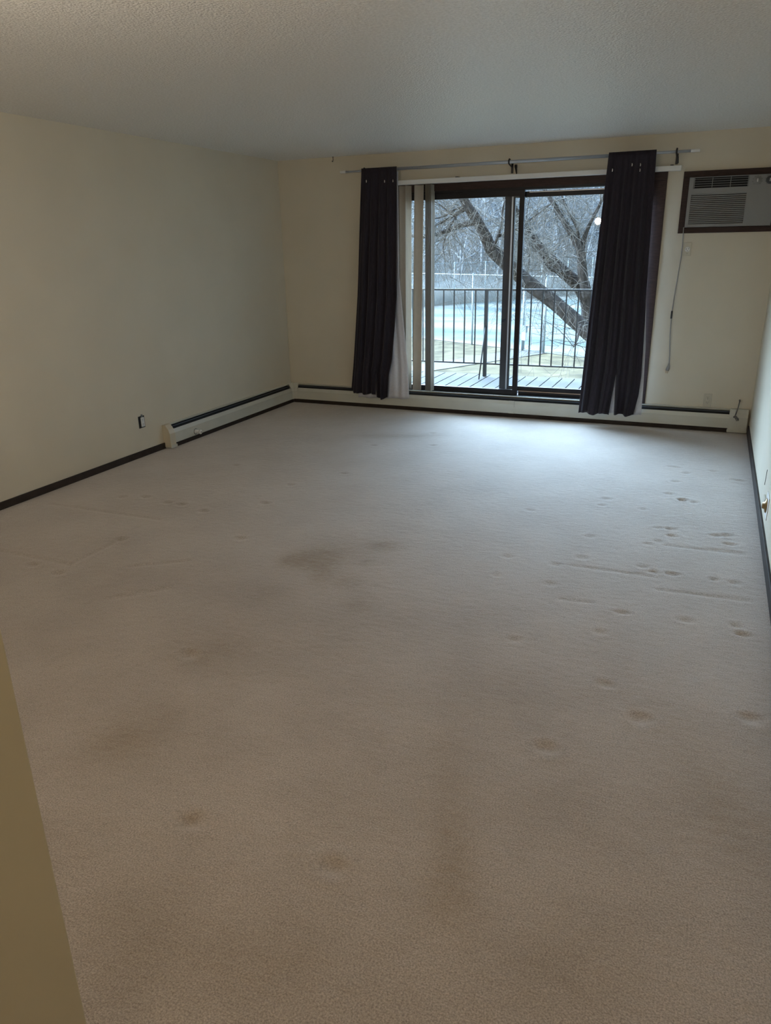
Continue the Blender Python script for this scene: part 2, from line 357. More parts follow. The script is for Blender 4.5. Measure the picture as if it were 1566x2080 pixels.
# carpet floor with pressed-in furniture marks and soiling
def make_floor():
    y0, y1 = -6.5, 0.0; nx, ny = 336, 460
    X, Y = np.meshgrid(np.linspace(0, W, nx), np.linspace(y0, y1, ny))
    Z = np.zeros_like(X); S = np.zeros_like(X)
    rng = np.random.RandomState(3)
    def line(a, b, w=0.013, d=0.006):
        nonlocal Z
        (ax, ay), (bx, by) = a, b
        L2 = (bx - ax) ** 2 + (by - ay) ** 2
        t = np.clip(((X - ax) * (bx - ax) + (Y - ay) * (by - ay)) / L2, 0, 1)
        dd = np.hypot(X - ax - t * (bx - ax), Y - ay - t * (by - ay))
        Z -= d * np.exp(-(dd / w) ** 2)
    def dip(p, r=0.026, d=0.008, e=1.0):
        nonlocal Z
        dd = ((X - p[0]) / (r * 1.25)) ** 2 + ((Y - p[1]) / (r * e)) ** 2
        Z -= d * np.exp(-dd ** 1.6) - 0.25 * d * np.exp(-(np.sqrt(dd) - 1.7) ** 2 * 3)
    def fl(px, py): q = at_z(px, py); return (q.x, q.y)
    z4 = lambda x, y: fl(1000 + x / 2.767, 1000 + y / 2.767)
    z5 = lambda x, y: fl(x / 2.61, 960 + y / 2.61)
    for a in ((85, 360), (505, 367), (360, 405), (550, 248), (320, 515), (640, 38), (615, 72), (845, 95), (930, 200), (930, 275), (875, 290),
              (850, 420), (905, 447), (1250, 245), (1290, 243), (1330, 243), (1250, 490), (1365, 510), (1370, 750), (605, 785), (125, 830), (1090, 720), (30, 465), (985, 205), (1020, 207), (640, 1080), (210, 100)):
        dip(z4(*a), 0.020 + 0.008 * rng.rand(), 0.006)
    for a in ((1010, 245), (1335, 292), (1010, 460), (1410, 800), (730, 675), (1075, 42)): dip(z4(*a), 0.028, 0.008, 0.7)
    for a, b in (((450, 410), (920, 475)), ((970, 295), (1410, 350)), ((930, 545), (1450, 610)), ((380, 600), (560, 618)), ((1220, 318), (1410, 342))): line(z4(*a), z4(*b))
    line(z4(935, 290), z4(930, 540), 0.018, 0.004)
    for a, b in (((270, 167), (855, 250)), ((0, 415), (370, 487)), ((370, 487), (640, 355)), ((690, 497), (1000, 467))): line(z5(*a), z5(*b), 0.014, 0.006)
    line(z5(600, 665), z5(900, 610), 0.03, 0.004)
    for a in ((1080, 205), (1405, 163), (650, 130), (310, 535), (175, 490), (645, 353), (1275, 350), (960, 170), (890, 160), (770, 130)): dip(z5(*a), 0.026, 0.008)
    for a in ((1393, 961), (1376, 950), (1362, 948), (1372, 978), (1447, 957), (1490, 975), (1505, 977), (1360, 1003), (1387, 1016), (1408, 1020), (700, 962), (880, 905), (760, 905), (880, 880), (480, 945), (590, 985)):
        dip(fl(*a), 0.024, 0.007)
    for a in ((390, 1668), (672, 1760), (1110, 1520), (1525, 1460), (1300, 1460), (385, 1330)): dip(fl(*a), 0.030, 0.007)
    Z += 0.0012 * rng.randn(*Z.shape) * 0.5
    # soiling, plus a darker tone along the walls
    def blot(px, py, wx, wy, s, rot=0.0):
        nonlocal S
        c = at_z(px, py); ex = (at_z(px + wx, py) - c).length; ey = (at_z(px, py + wy) - c).length
        a = YAW * -1 + rot
        dx, dy = X - c.x, Y - c.y
        u = dx * cos(-YAW) + dy * sin(-YAW); v = -dx * sin(-YAW) + dy * cos(-YAW)
        S = S + s * np.exp(-((u / ex) ** 2 + (v / ey) ** 2))
    for q in ((640, 1135, 50, 20, .75), (590, 1138, 26, 12, .5), (650, 1165, 26, 22, .45), (705, 1180, 40, 16, .4), (690, 1120, 90, 40, .35), (775, 1108, 28, 9, .45),
              (800, 1110, 50, 12, .3), (745, 1142, 18, 6, .35), (730, 1230, 30, 14, .25), (545, 1205, 40, 20, .22), (620, 1260, 330, 90, .18), (430, 1330, 90, 40, .22), (240, 1505, 70, 40, .32), (330, 1480, 60, 60, .15),
              (920, 1700, 45, 150, .30), (900, 1820, 60, 90, .25), (900, 1530, 60, 60, .2), (1380, 1490, 110, 120, .22), (1480, 1650, 90, 120, .22), (385, 1664, 20, 12, .45), (690, 1755, 25, 10, .25), (300, 1900, 200, 120, .15),
              (1180, 1950, 160, 110, .14), (560, 1960, 140, 90, .12), (780, 885, 60, 5, .5), (850, 886, 50, 4, .4), (660, 840, 70, 8, .3), (1180, 1300, 200, 40, .12), (1000, 1420, 260, 60, .14)):
        blot(*q)
    edge = np.minimum(X, W - X); S += 0.35 * np.exp(-edge / 0.05) + 0.30 * np.exp(Y / 0.05 + 1.2)  # tone gets darker towards the side and back walls
    S *= 1.3; S *= 0.75 + 0.5 * rng.rand(*S.shape); S = np.clip(S, 0, 1)
    v = np.stack([X, Y, Z], -1).reshape(-1, 3)
    i = np.arange(nx * ny).reshape(ny, nx)
    q = np.stack([i[:-1, :-1], i[:-1, 1:], i[1:, 1:], i[1:, :-1]], -1).reshape(-1, 4)
    n0 = len(v)
    v = np.vstack([v, [[0, YB, 0], [W, YB, 0], [W, y0, 0], [0, y0, 0]]])
    q = np.vstack([q, [[n0, n0 + 1, n0 + 2, n0 + 3]]])
    me = bpy.data.meshes.new('floor')
    me.vertices.add(len(v)); me.vertices.foreach_set('co', v.ravel())
    me.loops.add(q.size); me.loops.foreach_set('vertex_index', q.ravel())
    me.polygons.add(len(q)); me.polygons.foreach_set('loop_start', np.arange(0, q.size, 4)); me.polygons.foreach_set('loop_total', np.full(len(q), 4))
    me.polygons.foreach_set('use_smooth', np.ones(len(q), bool))
    me.update(calc_edges=True)
    at = me.attributes.new('soil_and_edge', 'FLOAT', 'POINT'); at.data.foreach_set('value', np.append(S.ravel(), [0, 0, 0, 0]).astype(np.float32))
    me.materials.append(M['carpet'])
    o = bpy.data.objects.new('floor', me); COL.objects.link(o); return struct(o)
make_floor()

# skirting
struct(MB().box(0, 0.013, -6.48 - 2.9, -2.19, 0, 0.052).build('baseboard_left', 'base', bevel=0.003))
struct(MB().box(W - 0.013, W, YB, -0.066, 0, 0.075).build('baseboard_right', 'base', bevel=0.003))
struct(MB().box(0.06, 4.46, -0.060, 0, 0, 0.046).build('baseboard_back', 'base', bevel=0.002))
struct(MB().box(0.0, 0.060, -2.12, -0.06, 0, 0.046).build('baseboard_corner', 'base', bevel=0.002))

# door casing, frame, panels
cm = MB()
cm.box(DX0 - 0.10, DX1 + 0.092, -0.018, 0, DZ1 - 0.012, DZ1 + 0.052)
cm.box(DX0 - 0.10, DX0 + 0.01, -0.018, 0, 0.205, DZ1 - 0.012)
cm.box(DX1 - 0.012, DX1 + 0.092, -0.018, 0, 0.205, DZ1 - 0.012)
struct(cm.build('trim_1', 'brown', bevel=0.003), 'dark brown wood casing round the sliding glass door')
door = sroot('door_1', (2.46, 0.06, DZ0), 'dark framed sliding glass patio door')
j = MB(); e = 0.002
j.box(DX0 + e, DX1 - e, 0.0, 0.135, DZ1 - 0.032, DZ1 - e); j.box(DX0 + e, DX0 + 0.03, 0.0, 0.135, DZ0 + e, DZ1 - 0.032); j.box(DX1 - 0.03, DX1 - e, 0.0, 0.135, DZ0 + e, DZ1 - 0.032)
j.build('frame', 'frame', door, bevel=0.002)
MB().box(DX0 + 0.03, DX1 - 0.03, -0.004, 0.135, DZ0 + e, DZ0 + 0.022).build('sill', 'frame', door, bevel=0.002)
MB().box(2.545, DX1 - 0.03, 0.046, 0.068, DZ0 + 0.022, DZ0 + 0.054).build('track', 'frame', door)
MB().box(2.545, DX1 - 0.03, 0.048, 0.068, DZ0 + 0.054, DZ0 + 0.060).build('track', 'tan', door)
MB().box(2.57, DX1 - 0.03, 0.050, 0.060, DZ1 - 0.056, DZ1 - 0.050).build('track', 'alu', door)
def panel(x0, x1, y0, y1, zb, zt, rb, rt, sl, sr, strip=False):
    m = MB()
    m.box(x0, x0 + sl, y0, y1, zb, zt); m.box(x1 - sr, x1, y0, y1, zb, zt)
    m.box(x0 + sl, x1 - sr, y0, y1, zb, zb + rb); m.box(x0 + sl, x1 - sr, y0, y1, zt - rt, zt)
    s = m.build('sash', 'frame', door)
    yc = (y0 + y1) / 2
    MB().box(x0 + sl, x1 - sr, yc - 0.003, yc + 0.003, zb + rb, zt - rt).build('glass', 'glass', s)
    if strip: MB().box(x0 + sl - 0.029, x0 + sl - 0.015, y0 - 0.003, y0, zb + 0.01, zt - 0.02).build('weather_strip', 'alu', s)
    return s
panel(1.302, 2.538, 0.012, 0.048, DZ0 + 0.024, 2.068, 0.048, 0.052, 0.06, 0.046)
panel(2.345, 3.618, 0.072, 0.106, DZ0 + 0.055, 2.055, 0.045, 0.048, 0.092, 0.06, True)

# ------------------------------------------------------------------ air conditioner in its wall frame
am = MB()
am.box(3.868, 4.612, -0.020, 0, 2.098, 2.146); am.box(3.868, 4.612, -0.020, 0, 1.668, 1.712)
am.box(3.868, 3.916, -0.020, 0, 1.712, 2.098); am.box(4.566, 4.612, -0.020, 0, 1.712, 2.098)
struct(am.build('trim_2', 'brown', bevel=0.002), 'dark brown wood frame round the wall air conditioner')
ac = thing('air_conditioner', (4.24, -0.03, 1.72), 'grey wall air conditioner set in a dark wood frame high on back wall', 'air conditioner')
bm_ = MB(); bx0, bx1, bz0, bz1, fy = 3.918, 4.564, 1.714, 2.096, -0.060
bm_.box(bx0, bx1, -0.045, 0.36, bz0, bz1)
# front face with openings for vent and grille
vx0, vx1, vz0, vz1 = 3.955, 4.362, 2.012, 2.090
gx0, gx1, gz0, gz1 = 3.944, 4.358, 1.738, 1.968
k = wall_with_holes(bx0, bx1, bz0, bz1, fy, -0.045, [(vx0, vx1, vz0, vz1), (gx0, gx1, gz0, gz1)])
bm_.add(k.v, k.f)
bm_.build('case', 'ac', ac, bevel=0.003)
MB().box(vx0, vx1, -0.0475, -0.0455, vz0, vz1).build('vent_recess', 'dark', ac)
v = MB()
for q in range(4):
    z = vz0 + 0.013 + q * 0.0172; v.box(vx0, vx1, fy + 0.002, fy + 0.006, z, z + 0.0028)
for x in (vx0 + 0.002, vx0 + 0.137, vx0 + 0.273, vx1 - 0.006): v.box(x, x + 0.004, fy + 0.001, fy + 0.007, vz0 + 0.002, vz1 - 0.002)
v.build('vent_grille', 'ac', ac)
MB().box(gx0, gx1, -0.0475, -0.0455, gz0, gz1).build('intake_recess', 'acdark', ac)
lv = MB()
for q in range(16):
    z = gz0 + 0.004 + q * 0.01445
    lv.add([(gx0, fy + 0.001, z + 0.002), (gx1, fy + 0.001, z + 0.002), (gx1, fy + 0.001, z + 0.0085), (gx0, fy + 0.001, z + 0.0085),
            (gx0, fy + 0.013, z + 0.006), (gx1, fy + 0.013, z + 0.006), (gx1, fy + 0.013, z + 0.0115), (gx0, fy + 0.013, z + 0.0115)],
           [(0, 1, 2, 3), (7, 6, 5, 4), (0, 4, 5, 1), (3, 2, 6, 7), (0, 3, 7, 4), (1, 5, 6, 2)])
lv.build('intake_louvres', 'ac', ac)
for kx in (4.425, 4.515):
    kb = MB().lathe([(0.030, 0.0), (0.030, -0.004), (0.026, -0.005), (0.018, -0.005), (0.017, -0.020), (0.014, -0.022)], (kx, fy, 2.052), 'y', 24).build('control_knob', 'acdark' if kx > 4.45 else 'ac', ac)
    MB().box(kx - 0.0025, kx + 0.0025, fy - 0.025, fy - 0.021, 2.040, 2.064).build('pointer', 'white', kb)
    d = MB()
    for a in range(9):
        t = radians(-50 + a * 35); c = (kx + 0.0345 * cos(t), fy - 0.001, 2.052 + 0.0345 * sin(t)); d.box(c[0] - 0.0018, c[0] + 0.0018, fy - 0.0015, fy, c[2] - 0.0018, c[2] + 0.0018)
    d.build('dial_marks', 'acdark', kb)
cp = [at_y(*q, -0.024) for q in ((1389, 462), (1388, 472), (1386, 500), (1383, 525), (1377, 560), (1370, 600), (1364, 640), (1361, 680), (1360, 720), (1359, 738))]
cp[0].y = -0.058; cp[1].y = -0.04
cord = MB().tube(cp, 0.0042, 8).build('power_cord', 'cord', ac)
MB().tube([cp[6] + Vector((0, 0, .035)), cp[6] - Vector((0, 0, .03))], 0.0075, 8).build('cord_clip', 'acdark', cord)
e_ = cp[-1]
MB().tube([e_, e_ + Vector((0, 0, -.02)), e_ + Vector((-.004, 0, -.045)), e_ + Vector((-.010, -0.002, -.065))], [0.0055, 0.010, 0.016, 0.015], 10).build('plug', 'cord', cord)
pr = MB()
for s in (-.018, -.004): pr.box(e_.x + s - .002, e_.x + s + .002, e_.y - .006, e_.y + .004, e_.z - .088, e_.z - .062)
pr.build('prong', 'brass', cord)

# ------------------------------------------------------------------ curtain rod, curtains, vertical blind
RY, RZ = -0.112, 2.290
rod = thing('curtain_rod', (2.36, RY, RZ), 'long thin grey metal curtain rod with white ends above the glass door', 'curtain rod')
MB().tube([(1.05, RY, RZ), (3.35, RY, RZ)], 0.0135, 14).build('rod', 'rod', rod)
MB().tube([(0.79, RY, RZ - 0.001), (1.05, RY, RZ)], 0.0085, 12).build('rod', 'rod', rod)
MB().tube([(3.35, RY, RZ), (3.94, RY, RZ)], 0.0105, 12).build('rod', 'rod', rod)
for x0, x1 in ((0.755, 0.815), (3.905, 3.975)):
    MB().tube([(x0, RY, RZ), (x0 + .004, RY, RZ), (x1 - .004, RY, RZ), (x1, RY, RZ)], [.009, .0125, .0125, .0105], 14).build('finial', 'white', rod)
for x in (1.012, 2.418, 3.800):
    b = MB(); b.tube([(x, 0, RZ - 0.035), (x, -0.05, RZ - 0.030), (x, RY - 0.022, RZ - 0.014), (x, RY - 0.024, RZ + 0.012), (x, RY - 0.004, RZ + 0.023), (x, RY + 0.018, RZ + 0.017)], 0.0065, 8)
    b.box(x - 0.010, x + 0.010, -0.006, 0, RZ - 0.085, RZ - 0.005)
    b.build('bracket', 'black', rod)
m_ = MB(); m_.tube([(2.452, -0.022, 2.262), (2.470, -0.050, 2.196)], [0.012, 0.005], 8); m_.box(2.442, 2.462, -0.022, 0, 2.250, 2.275)
m_.build('bracket_arm', 'black', rod)
MB().tube([(3.803, RY - .004, RZ - .015), (3.812, RY - .002, 2.25), (3.816, RY + .01, 2.205)], 0.0065, 8).build('strap', 'black', rod)

def lerp_tab(tab, z):
    if z >= tab[0][0]: return tab[0][1]
    for (z0, x0), (z1, x1) in zip(tab, tab[1:]):
        if z >= z1: t = (z0 - z) / (z0 - z1); return x0 + (x1 - x0) * t
    return tab[-1][1]
def cloth(name, m, parent, L, R, zt, hem, y, amp, folds, slit=None, nu=96, nz=60, seed=1, thick=0.003):
    """pleated hanging cloth; L/R: edge x by height; slit=(u, z_top, xl(z), xr(z)) opens two tails; hem(u)->bottom z"""
    rng = random.Random(seed); ph = [rng.uniform(0, 2 * pi) for _ in range(6)]
    mb = MB()
    us = [i / nu for i in range(nu + 1)]
    spans = [us] if not slit else [[u for u in us if u <= slit[0] + 1e-9], [u for u in us if u >= slit[0] - 1e-9]]
    for si, span in enumerate(spans):
        rows = []
        for j in range(nz + 1):
            row = []
            for u in span:
                zb = hem(u, si)
                if slit: z = zt + (slit[1] - zt) * min(1, j / (nz - 16)) + (zb - slit[1]) * max(0, (j - nz + 16) / 16)
                else: z = zt + (zb - zt) * (j / nz)
                xl, xr = lerp_tab(L, z), lerp_tab(R, z)
                x = xl + (xr - xl) * u
                if slit and z < slit[1]:
                    xs = xl + (xr - xl) * slit[0]
                    if si == 0: x = xl + (slit[2](z) - xl) * (u / slit[0])
                    else: x = slit[3](z) + (xr - slit[3](z)) * ((u - slit[0]) / (1 - slit[0]))
                d = (zt - z) / (zt - 0.1)
                a = amp * (0.30 + 0.9 * min(1, d * 2.2)) * (1 if z < zt - .07 else .35)
                uu = u + 0.012 * sin(3 * d + ph[0])
                yy = y + a * (sin(2 * pi * folds * uu + ph[1] + 0.6 * sin(2.1 * d + ph[2])) * 0.72 + 0.38 * sin(2 * pi * folds * 1.83 * uu + ph[3]))
                yy += -0.010 * sin(pi * min(1, d)) * sin(pi * u)
                row.append((x, yy, z))
            rows.append(row)
        n = len(span)
        mb.add([p for r in rows for p in r], [(j * n + i, j * n + i + 1, (j + 1) * n + i + 1, (j + 1) * n + i) for j in range(nz) for i in range(n - 1)], True)
    o = mb.build(name, m, parent)
    import bmesh
    b = bmesh.new(); b.from_mesh(o.data); bmesh.ops.remove_doubles(b, verts=b.verts[:], dist=2e-4); b.to_mesh(o.data); b.free()
    s = o.modifiers.new('thickness', 'SOLIDIFY'); s.thickness = thick; s.offset = 0
    return o
def pin(p, parent, ln=0.02):
    MB().tube([p, p + Vector((0.002, -0.004, -ln * .5)), p + Vector((0, 0, -ln))], 0.0035, 6).build('safety_pin', 'pin', parent)

ca = thing('curtain', (1.17, RY, 0.10), 'dark curtain on left end of the rod, white lining flaring beside the vertical blind', 'curtain', 'dark lined curtains at the glass door')
CY = -0.142
cloth('curtain_fabric', 'curtain', ca, [(2.30, .995), (1.15, .907), (.455, .838), (.167, .803), (.12, .815)], [(2.30, 1.356), (1.15, 1.350), (.86, 1.325), (.52, 1.288), (.37, 1.250), (.14, 1.228)],
      RZ + 0.018, lambda u, s: (0.150 + 0.012 * abs(sin(9 * u)) + (0.05 * max(0, .06 - u) / .06) if s == 0 else 0.125 + 0.014 * sin(14 * u)), CY, 0.021, 4.6,
      slit=(0.625, 0.40, lambda z: 1.098 - .004 - 0.004 * (0.40 - z) / .27, lambda z: 1.098 + 0.006 * (0.40 - z) / .27), seed=2)
ln_ = cloth('lining', 'lining', ca, [(2.28, 1.0), (1.3, .96), (.40, .90), (.1, .868)], [(2.28, 1.352), (1.34, 1.352), (.452, 1.434), (.13, 1.446)],
      RZ - 0.02, lambda u, s: 0.108 + 0.016 * u + 0.004 * sin(20 * u), -0.094, 0.0075, 4.3, seed=5, thick=0.002)
for px, py in ((744, 366), (781, 366), (798, 365)): pin(at_y(px, py, -0.152), ca)

cb = thing('curtain', (3.45, RY, 0.10), 'dark curtain on right end of the rod, split hem, nearest the air conditioner', 'curtain', 'dark lined curtains at the glass door')
cloth('curtain_fabric', 'curtain', cb, [(2.31, 3.269), (1.165, 3.213), (.10, 3.169)], [(2.31, 3.645), (1.165, 3.672), (.977, 3.683), (.475, 3.698), (.30, 3.690), (.131, 3.662)],
      RZ + 0.022, lambda u, s: (0.105 + 0.010 * sin(17 * u) if s == 0 else 0.112 + 0.010 * sin(20 * u)), CY, 0.021, 5.2,
      slit=(56 / 96, 0.50, lambda z: 3.478 - 0.035 * (0.50 - z) / .39, lambda z: 3.478 + 0.012 * (0.50 - z) / .39), seed=9)
cloth('lining', 'lining', cb, [(2.28, 3.285), (1.1, 3.30), (.1, 3.33)], [(2.28, 3.640), (1.17, 3.669), (.748, 3.705), (.356, 3.722), (.12, 3.726)],
      RZ - 0.02, lambda u, s: 0.112 + 0.004 * sin(22 * u), -0.094, 0.0075, 4.6, seed=11, thick=0.002)
for px, py in ((1244, 343), (1284, 332), (1301, 332), (1300, 343)): pin(at_y(px, py, -0.152), cb)

bl = thing('vertical_blind', (2.58, -0.045, 2.17), 'beige vertical blind drawn to the left under a long white headrail', 'blind')
hm = MB(); hm.box(1.16, 3.845, -0.075, -0.028, 2.152, 2.192)
hm.build('headrail', 'white', bl, bevel=0.003)
for x in (1.92, 3.77): MB().box(x - 0.012, x + 0.012, -0.078, 0, 2.193, 2.199).build('mounting_clip', 'acdark', bl)
def vane(x, ang, w=0.085, zt=2.145, zb=0.215, curve=0.010, yc=-0.052, xb=None):
    xb = x if xb is None else xb
    n = 8; vs = []; m = MB()
    for zi in range(9):
        t = zi / 8; z = zt + (zb - zt) * t; xc = x + (xb - x) * t
        for i in range(n + 1):
            s = (i / n - .5) * w; c = curve * (1 - (2 * i / n - 1) ** 2)
            vs.append((xc + s * cos(ang) - c * sin(ang), yc + s * sin(ang) + c * cos(ang), z))
    m.add(vs, [(a * (n + 1) + i, a * (n + 1) + i + 1, (a + 1) * (n + 1) + i + 1, (a + 1) * (n + 1) + i) for a in range(8) for i in range(n)], True)
    o = m.build('vane', 'vane', bl); s = o.modifiers.new('thickness', 'SOLIDIFY'); s.thickness = 0.0012
    return o
vane(1.29, radians(35), .085, yc=-.05)
vane(1.385, radians(25), .085, yc=-.05)
vane(1.437, radians(58), .075, yc=-.052, xb=1.425)
vane(1.548, radians(14), .089, yc=-.060, xb=1.518)
for q in range(7): vane(1.625 + q * 0.0095, radians(83 + 2 * sin(q * 2.2)), .082, yc=-.050 - .0015 * (q % 2), curve=0.006)

# ------------------------------------------------------------------ baseboard heaters
PF_BACK = [(0.0, 0.02), (0.004, 0.02), (0.004, 0.198), (0.032, 0.198), (0.032, 0.203), (0.0, 0.203)]
PF_FRONT = [(0.060, 0.163), (0.072, 0.130), (0.072, 0.042), (0.0685, 0.042), (0.0685, 0.129), (0.057, 0.160)]
PF_SLOT = [(0.010, 0.10), (0.052, 0.10), (0.052, 0.150), (0.030, 0.186), (0.010, 0.186)]
PF_DAMP = [(0.042, 0.186), (0.046, 0.180), (0.0445, 0.179), (0.0405, 0.185)]
PF_CAP = [(0.0, 0.012), (0.073, 0.012), (0.0745, 0.020), (0.0745, 0.131), (0.062, 0.166), (0.034, 0.2055), (0.0, 0.2055)]
PF_CAPLIP = [(0.0, 0.006), (0.078, 0.006), (0.078, 0.030), (0.0, 0.030)]
fL = lambda a, d, z: (d, a, z)
fB = lambda a, d, z: (a, -d, z)
def heater_run(root, fn, a0, a1, panels):
    fix_normals(MB().prism(PF_BACK, a0, a1, fn).build('back_panel', 'heater', root))
    fix_normals(MB().prism(PF_SLOT, a0 + .002, a1 - .002, fn).build('slot_dark_fill', 'dark', root))  # dark box fills the slot, its inner shade put into the colour
    fix_normals(MB().prism(PF_DAMP, a0 + .002, a1 - .002, fn).build('damper', 'fin', root))
    for p0, p1 in panels: fix_normals(MB().prism(PF_FRONT, p0, p1, fn).build('front_panel', 'heater', root))
hl = thing('baseboard_heater', (0.0, -1.15, 0), 'cream baseboard heater with white knob along the left wall', 'heater', 'baseboard heaters')
heater_run(hl, fL, -2.135, -0.11, [(-2.135, -0.11)])
ec = fix_normals(MB().prism(PF_CAP, -2.200, -2.128, fL).build('end_cap', 'endcap', hl, bevel=0.002)); ec['label'] = 'yellowed end cap'
fix_normals(MB().prism(PF_CAPLIP, -2.196, -2.118, fL).build('foot', 'heater', ec))
vp = at_z(398, 878, 0.07); vy = -1.845
MB().lathe([(0.027, 0.0722), (0.027, 0.0728)], (0, vy, 0.074), 'x', 18).build('valve_hole', 'dark', hl)
kn = MB().lathe([(0.022, 0.070), (0.022, 0.074), (0.017, 0.076), (0.0175, 0.092), (0.0165, 0.098), (0.011, 0.101), (0.0105, 0.112), (0.0185, 0.116), (0.0195, 0.128), (0.008, 0.131)], (0, vy, 0.074), 'x', 18).build('valve_knob', 'white', hl)
MB().lathe([(0.004, 0.129), (0.004, 0.138)], (0, vy, 0.074), 'x', 10).build('screw', 'steel', kn)
hb = thing('baseboard_heater', (2.3, 0.0, 0), 'long cream baseboard heater along the back wall under the glass door', 'heater', 'baseboard heaters')
heater_run(hb, fB, 0.11, 4.462, [(0.11, 2.49), (2.542, 4.462)])
fix_normals(MB().prism([(0.060, 0.1645), (0.0735, 0.130), (0.0735, 0.041), (0.069, 0.041), (0.069, 0.129), (0.057, 0.160)], 2.484, 2.540, fB).build('splice_plate', 'heater', hb))
eb = fix_normals(MB().prism([(0.0, 0.030), (0.074, 0.030), (0.074, 0.140), (0.066, 0.170), (0.036, 0.208), (0.0, 0.208)], 4.462, 4.612, fB).build('end_box', 'heater', hb, bevel=0.002))
fix_normals(MB().prism([(0.0, 0.008), (0.078, 0.008), (0.078, 0.034), (0.0, 0.034)], 4.455, 4.614, fB).build('foot', 'heater', eb, bevel=0.002))
vs_ = MB(); vs_.tube([(4.528, -0.020, 0.285), (4.528, -0.050, 0.284)], 0.008, 8); vs_.tube([(4.528, -0.048, 0.282), (4.522, -0.066, 0.23), (4.508, -0.082, 0.165)], 0.0048, 8)
vs_.build('valve_stem', 'steel', hb)
vk = MB(); vk.tube([(4.502, -0.084, 0.160), (4.536, -0.095, 0.128)], 0.008, 8); vk.tube([(4.494, -0.084, 0.150), (4.506, -0.09, 0.142)], 0.006, 8)
vk.tube([(4.510, -.092, .140), (4.522, -.094, .118), (4.540, -.095, .122), (4.536, -0.095, 0.130)], 0.0035, 6)
vk.build('valve_handle', 'steel', hb)
cc = MB(); prof = [(0.074, 0.042), (0.074, 0.131), (0.062, 0.166), (0.034, 0.2055), (0.0, 0.2055)]
pts = []
for d, z in prof: pts += [(d, -0.114, z), (max(d, .0) + 0.006 if d else 0.0, -d - 0.006 if d else 0.0, z), (0.114, -d, z)]
cc.add(pts, [(i * 3 + k, i * 3 + k + 1, (i + 1) * 3 + k + 1, (i + 1) * 3 + k) for i in range(4) for k in range(2)])
oc = fix_normals(cc.build('corner_cover', 'heater', hb)); sm_ = oc.modifiers.new('thickness', 'SOLIDIFY'); sm_.thickness = 0.003; sm_.offset = -1

# ------------------------------------------------------------------ outlets and small wall things
def duplex(root, c, ax, nrm, m='white', s=1.0):
    c, ax, nrm = Vector(c), Vector(ax), Vector(nrm); up = Vector((0, 0, 1))
    b = MB().obox(c + nrm * 0.002, ax * .0165 * s, nrm * .004, up * .034 * s).build('receptacle', m, root, bevel=0.003)
    for dz in (.019, -.019):
        sl = MB()
        for dx, h in ((-.0055, .0045), (.0055, .0038)): sl.obox(c + nrm * .0062 + ax * dx + up * (dz + .003), ax * .0011, nrm * .0004, up * h)
        sl.obox(c + nrm * .0062 + up * (dz - .008), ax * .0022, nrm * .0004, up * .0022)
        sl.build('socket_holes', 'dark', b)
    return b
o1 = thing('wall_outlet', (4.268, 0, 0.27), 'ivory duplex outlet low on back wall above the heater, right of the curtain', 'outlet')
MB().box(4.236, 4.302, -0.006, 0, 0.208, 0.326).build('cover_plate', 'plate', o1, bevel=0.003)
duplex(o1, (4.269, -0.006, 0.267), (1, 0, 0), (0, -1, 0), 'plate')
o2 = thing('wall_outlet', (3.962, 0, 1.54), 'ivory single round outlet on the back wall just under the air conditioner', 'outlet')
MB().box(3.929, 3.989, -0.006, 0, 1.488, 1.594).build('cover_plate', 'plate', o2, bevel=0.003)
rb_ = MB().lathe([(0.021, 0.0), (0.021, -0.0035), (0.018, -0.004)], (3.960, -0.006, 1.541), 'y', 22).build('receptacle', 'white', o2)
q_ = MB(); q_.box(3.948, 3.951, -0.0108, -0.010, 1.534, 1.550); q_.box(3.968, 3.971, -0.0108, -0.010, 1.540, 1.552); q_.box(3.957, 3.963, -0.0108, -0.010, 1.526, 1.531); q_.build('socket_holes', 'dark', rb_)
MB().lathe([(0.003, 0), (0.003, -0.001)], (3.960, -0.006, 1.508), 'y', 8).build('screw', 'steel', o2)
o3 = thing('wall_outlet', (0, -2.438, 0.287), 'uncovered outlet in a dark hole on the left wall beside the heater', 'outlet')
b = MB(); b.box(0.0002, 0.0015, -2.475, -2.402, 0.236, 0.334); b.build('box_opening', 'dark', o3)
duplex(o3, (0.004, -2.432, 0.284), (0, 1, 0), (1, 0, 0), 'white', 1.15)
MB().box(0.002, 0.005, -2.442, -2.423, 0.320, 0.346).build('mounting_ear', 'steel', o3)
jk = thing('wall_jack', (W, -2.60, 0.20), 'small beige jack with round brown connector low on the right wall', 'jack')
p0 = at_y(1555, 1026, -2.5)
MB().box(W - 0.010, W, -2.60, -2.50, 0.150, 0.205).build('jack_plate', 'plate', jk, bevel=0.003)
MB().box(W - 0.004, W, -2.76, -2.615, 0.130, 0.260).build('patch_plate', 'white', jk, bevel=0.002)
MB().lathe([(0.042, 0.0), (0.040, -0.006), (0.022, -0.010), (0.018, -0.022), (0.012, -0.024)], (W - 0.004, -2.685, 0.195), 'x', 20).build('connector', 'brass', jk)
sc_ = MB().tube([(W - .0008, -2.36, 0.315), (W - .0008, -2.34, 0.215)], 0.0022, 5).build('wall_mark', 'dark')
tag(sc_, 'short dark vertical scratch low on the right wall', 'scratch')
hk = thing('ceiling_hook', (0.635, -0.02, H), 'tiny black hook hanging from ceiling edge above the rod', 'hook')
MB().tube([(0.635, -0.018, H), (0.635, -0.018, 2.415), (0.636, -0.024, 2.398), (0.636, -0.034, 2.394), (0.636, -0.042, 2.404)], 0.0028, 6).build('hook', 'black', hk)
MB().lathe([(0.007, 0), (0.006, -0.004)], (0.635, -0.018, H), 'z', 10).build('plate', 'black', hk)

